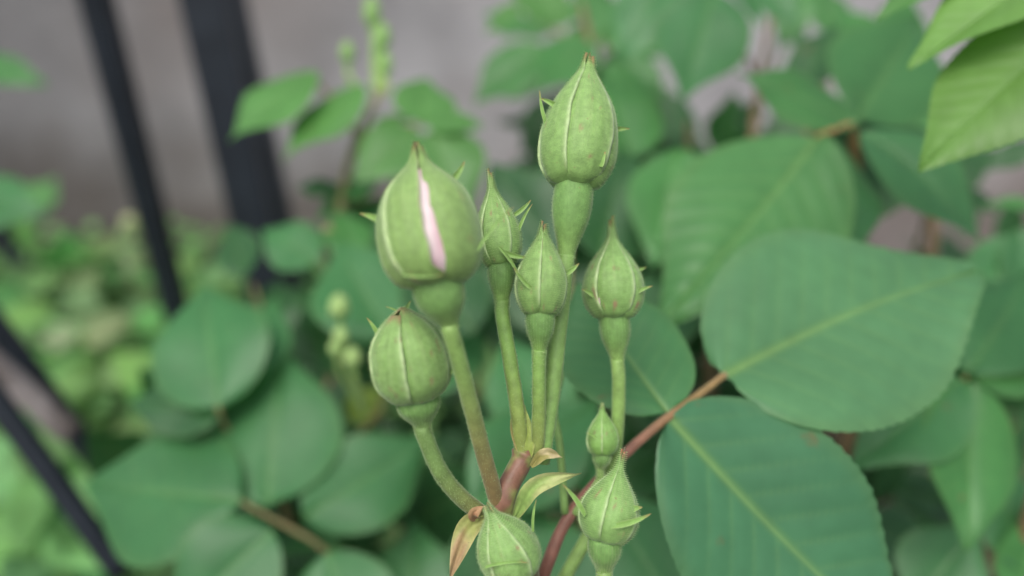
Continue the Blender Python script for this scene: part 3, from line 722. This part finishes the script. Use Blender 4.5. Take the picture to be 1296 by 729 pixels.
add_leaf(s, [(1290, 300, .31, 1235, 400, .30, .6, TEAL), (1290, 290, .31, 1330, 400, .30, .7, TEAL), (1260, 270, .32, 1200, 230, .33, .55, DARK), (1300, 350, .32, 1230, 350, .31, .5, DARK), (1320, 180, .31, 1240, 215, .31, .4, DARK),
             (1310, 260, .31, 1250, 255, .31, .35, GREEN)], rachis=[(1290, 300, .32), (1290, 300, .34)])
# bottom middle, below and behind the buds
s = shoot('rose shoot with large dull teal leaves low behind the bud stalks', .06, .28)
cane_from(s, [(700, 560, .26), (760, 760, .27)])
add_leaf(s, [(600, 640, .23, 760, 500, .25, .62, TEAL), (760, 610, .24, 600, 520, .25, .5, TEAL), (870, 790, .215, 760, 610, .24, .7, TEAL), (940, 800, .225, 880, 600, .25, .7, TEAL), (740, 800, .22, 640, 640, .24, .7, TEAL),
             (700, 560, .25, 640, 420, .27, .7, TEAL)], rachis=[(700, 560, .25), (760, 760, .27)])
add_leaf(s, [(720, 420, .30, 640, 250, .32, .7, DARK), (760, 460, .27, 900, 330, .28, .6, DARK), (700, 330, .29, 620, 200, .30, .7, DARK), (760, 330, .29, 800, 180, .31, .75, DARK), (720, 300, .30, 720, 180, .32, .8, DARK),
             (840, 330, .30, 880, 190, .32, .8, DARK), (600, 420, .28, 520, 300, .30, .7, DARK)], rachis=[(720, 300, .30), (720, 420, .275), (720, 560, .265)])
# filling growth in the depth of the bush: separate shaded shoots
FILL = [('shaded rose shoot deep in the bush below the small middle buds', 600, 500, .42, 4, 90), ('shaded rose shoot deep in the bush under the right-hand bud', 800, 460, .40, 5, 95), ('shaded rose shoot deep in the bush behind the large sharp leaf', 1040, 430, .38, 5, 95),
        ('shaded rose shoot deep in the bush at the lower right edge', 1230, 560, .38, 5, 90), ('shaded rose shoot deep in the bush at the bottom right', 1090, 690, .34, 5, 100), ('shaded rose shoot deep in the bush below the five-part leaf', 400, 670, .34, 4, 110),
        ('shaded rose shoot deep in the bush left of the lower left bud', 420, 500, .42, 5, 90), ('shaded rose shoot deep in the bush at the bottom middle', 700, 680, .34, 5, 100), ('shaded rose shoot deep in the bush right of the tall bud stalk', 840, 300, .44, 5, 75),
        ('shaded rose shoot deep in the bush behind the two thin-tipped middle buds', 640, 340, .44, 5, 75), ('shaded rose shoot deep in the bush under the yellow-green corner leaves', 1255, 390, .42, 4, 70), ('shaded rose shoot deep in the bush behind the bottom right bud', 880, 640, .34, 5, 100),
        ('shaded rose shoot deep in the bush between the rounded leaves and the big bud', 470, 400, .46, 4, 75), ('shaded rose shoot deep in the bush below the rounded leaf by the weeds', 250, 590, .40, 3, 70), ('shaded rose shoot deep in the bush left of the wide light leaf', 940, 250, .46, 4, 60)]
for i, (lb, px, py, d, nl, sp) in enumerate(FILL):
    top = P(px, py-40, d)
    s = shoot(lb, top.x, top.y+.03)
    cane_from(s, [(px, py-40, d), (px+5, py+60, d+.01)])
    for k in range(nl):
        ang = k*2*pi/nl+rnd.uniform(-.4, .4)+i
        cx, cy = px+sp*cos(ang)*rnd.uniform(.6, 1.1), py+.75*sp*sin(ang)*rnd.uniform(.6, 1.1); dd = d+rnd.uniform(-.03, .05)
        ll = []
        for q in range(5):
            a = -pi/2+(q-2)*1.1+rnd.uniform(-.3, .3); ln = rnd.uniform(75, 115)*.40/d*.95
            ll.append((cx+cos(a)*15, cy+sin(a)*15, dd, cx+cos(a)*ln, cy+sin(a)*ln, dd+rnd.uniform(-.04, .02), rnd.uniform(.62, .8), rnd.choice((DARK, DARK, DARK, (.036, .118, .040)))))  # mostly dark leaf colours, painting in deeper shade between the layers
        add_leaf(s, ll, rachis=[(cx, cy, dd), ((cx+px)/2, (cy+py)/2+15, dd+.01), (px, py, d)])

# ================================================================== WEEDS by the fence, left
def weed(px, py, Y, hpx, n, lsz, col, label, seed, pale=0):
    r = random.Random(seed)
    top = PY(px, py, Y); footp = Vector((top.x+r.uniform(-.02, .02), top.y+r.uniform(-.01, .04), 0))
    t = thing('weed', footp, label, 'weed', 'weeds at the foot of the fence')
    g = Geo(); path = spline([footp-Vector((0, 0, .02)), footp.lerp(top, .5)+Vector((r.uniform(-.01, .01), 0, 0)), top], 10)
    tube(g, path, lambda u: .002-.001*u, lambda u, a: (.12, .2, .05), 7); mesh_obj('stem', g.v, g.f, M_STEM, t, g.c)
    H = top.z
    lo = max(0.02, 1-hpx)
    n = int(n*1.05); lsz *= 1.2
    for k in range(n):
        u = lerp(lo, 1, (k+.5)/n); p = path[0].lerp(path[-1], u)
        a = k*2.4+r.uniform(-.4, .4); L = lsz*r.uniform(.7, 1.2)*(1.15-.4*u)
        dr = Vector((cos(a), sin(a)*.9-.25, r.uniform(-.1, .55)))
        LSEED[0] += 1
        v, f, c = leaflet_geo(p, p+dr.normalized()*L, r.uniform(.45, .70), Vector((r.uniform(-.5, .5), -.45, .85)), tuple(q*r.choice((.75, .9, 1.0, 1.1)) for q in col), seed=LSEED[0], rib=(.22, .32, .1))
        mesh_obj('leaf', v, f, M_WEED, t, c)
    for k in range(pale):
        p = top+Vector((r.uniform(-.012, .012), r.uniform(-.01, .01), -.016*k))
        g = Geo(); path2 = [p+Vector((0, 0, .013*(q/6-.5))) for q in range(7)]
        tube(g, path2, lambda u: .0075*sqrt(max(.02, 1-(2*u-1)**2)), lambda u, a: (.42, .44, .24), 8); mesh_obj('flower_head', g.v, g.f, M_WEED, t, g.c)
YG = (.13, .275, .088); MG = (.10, .25, .07); PG = (.165, .30, .115)
weed(20, 235, .70, .7, 14, .055, MG, 'leafy weed at the left edge against the wall foot', 1)
weed(110, 310, .78, .8, 18, .055, YG, 'broad yellow-green weed standing left of the thin fence bar', 2)
weed(55, 350, .66, .8, 16, .05, YG, 'leafy weed crossed by the faint dark rod', 3)
weed(178, 275, .74, .8, 16, .04, PG, 'pale-headed weed just left of the thin fence bar foot', 4, pale=5)
weed(160, 400, .62, .8, 18, .055, YG, 'light green weed between the rods and the rounded leaves', 5)
weed(95, 420, .58, .9, 18, .05, PG, 'pale green weed above the upper slanting rod', 6)
weed(200, 470, .52, .9, 16, .05, YG, 'yellow-green weed behind the rounded leaf left of the buds', 7)
weed(25, 590, .36, .4, 12, .065, (.13, .30, .09), 'broad-leaved weed under the lower slanting rod', 8)
weed(60, 560, .44, .9, 16, .05, YG, 'light weed showing between the two slanting rods', 9)
weed(245, 330, .72, .7, 10, .04, YG, 'small weed between the two fence bars', 10)
weed(-30, 470, .50, .9, 14, .06, MG, 'weed at the left edge behind the weathered stick', 11)
s = shoot('rose shoot reaching in at the upper left edge with two separate leaves', -.46, .50)
cane_from(s, [(-70, 60, .5), (-80, 250, .5), (-90, 400, .52)])
add_leaf(s, [(-50, 80, .50, 54, 98, .49, .42, GREEN)], rachis=[(-50, 80, .5), (-75, 110, .5)])
add_leaf(s, [(-60, 255, .48, 50, 262, .47, .75, TEAL)], rachis=[(-60, 255, .48), (-82, 270, .5)])

# low ground cover under the weeds: nobody could count it
cg2 = Geo(); r5 = random.Random(5)
for _ in range(5200):
    x0 = r5.uniform(-.85, -.02); y0 = r5.uniform(.34, 1.0)
    z0 = r5.uniform(.005, .10)*(.6+.8*abs(mnoise.noise(Vector((x0*4, y0*4, 1)))))
    b = Vector((x0, y0, z0)); a = r5.uniform(0, 2*pi); L_ = r5.uniform(.014, .030); wv = L_*r5.uniform(.25, .42)
    d1 = Vector((cos(a), sin(a), r5.uniform(-.1, .7))).normalized(); sd_ = d1.cross(Vector((r5.uniform(-.3, .3), -.3, 1))).normalized(); up_ = sd_.cross(d1)
    k1 = r5.uniform(.75, 1.15); cc = tuple(q*k1 for q in r5.choice(((.12, .26, .075), (.10, .23, .07), (.15, .28, .10))))
    m1 = b+d1*L_*.45-up_*wv*.12; tipv = b+d1*L_-up_*L_*.15
    cg2.add([b, m1+sd_*wv+up_*wv*.2, m1, m1-sd_*wv+up_*wv*.2, tipv], [(0, 1, 2), (0, 2, 3), (1, 4, 2), (2, 4, 3)], [cc]*5)
gc = mesh_obj('ground_cover', cg2.v, cg2.f, M_WEED, None, cg2.c)
gc['kind'] = 'stuff'; gc['label'] = 'low soft green ground cover between the weeds and the wall'; gc['category'] = 'ground cover'
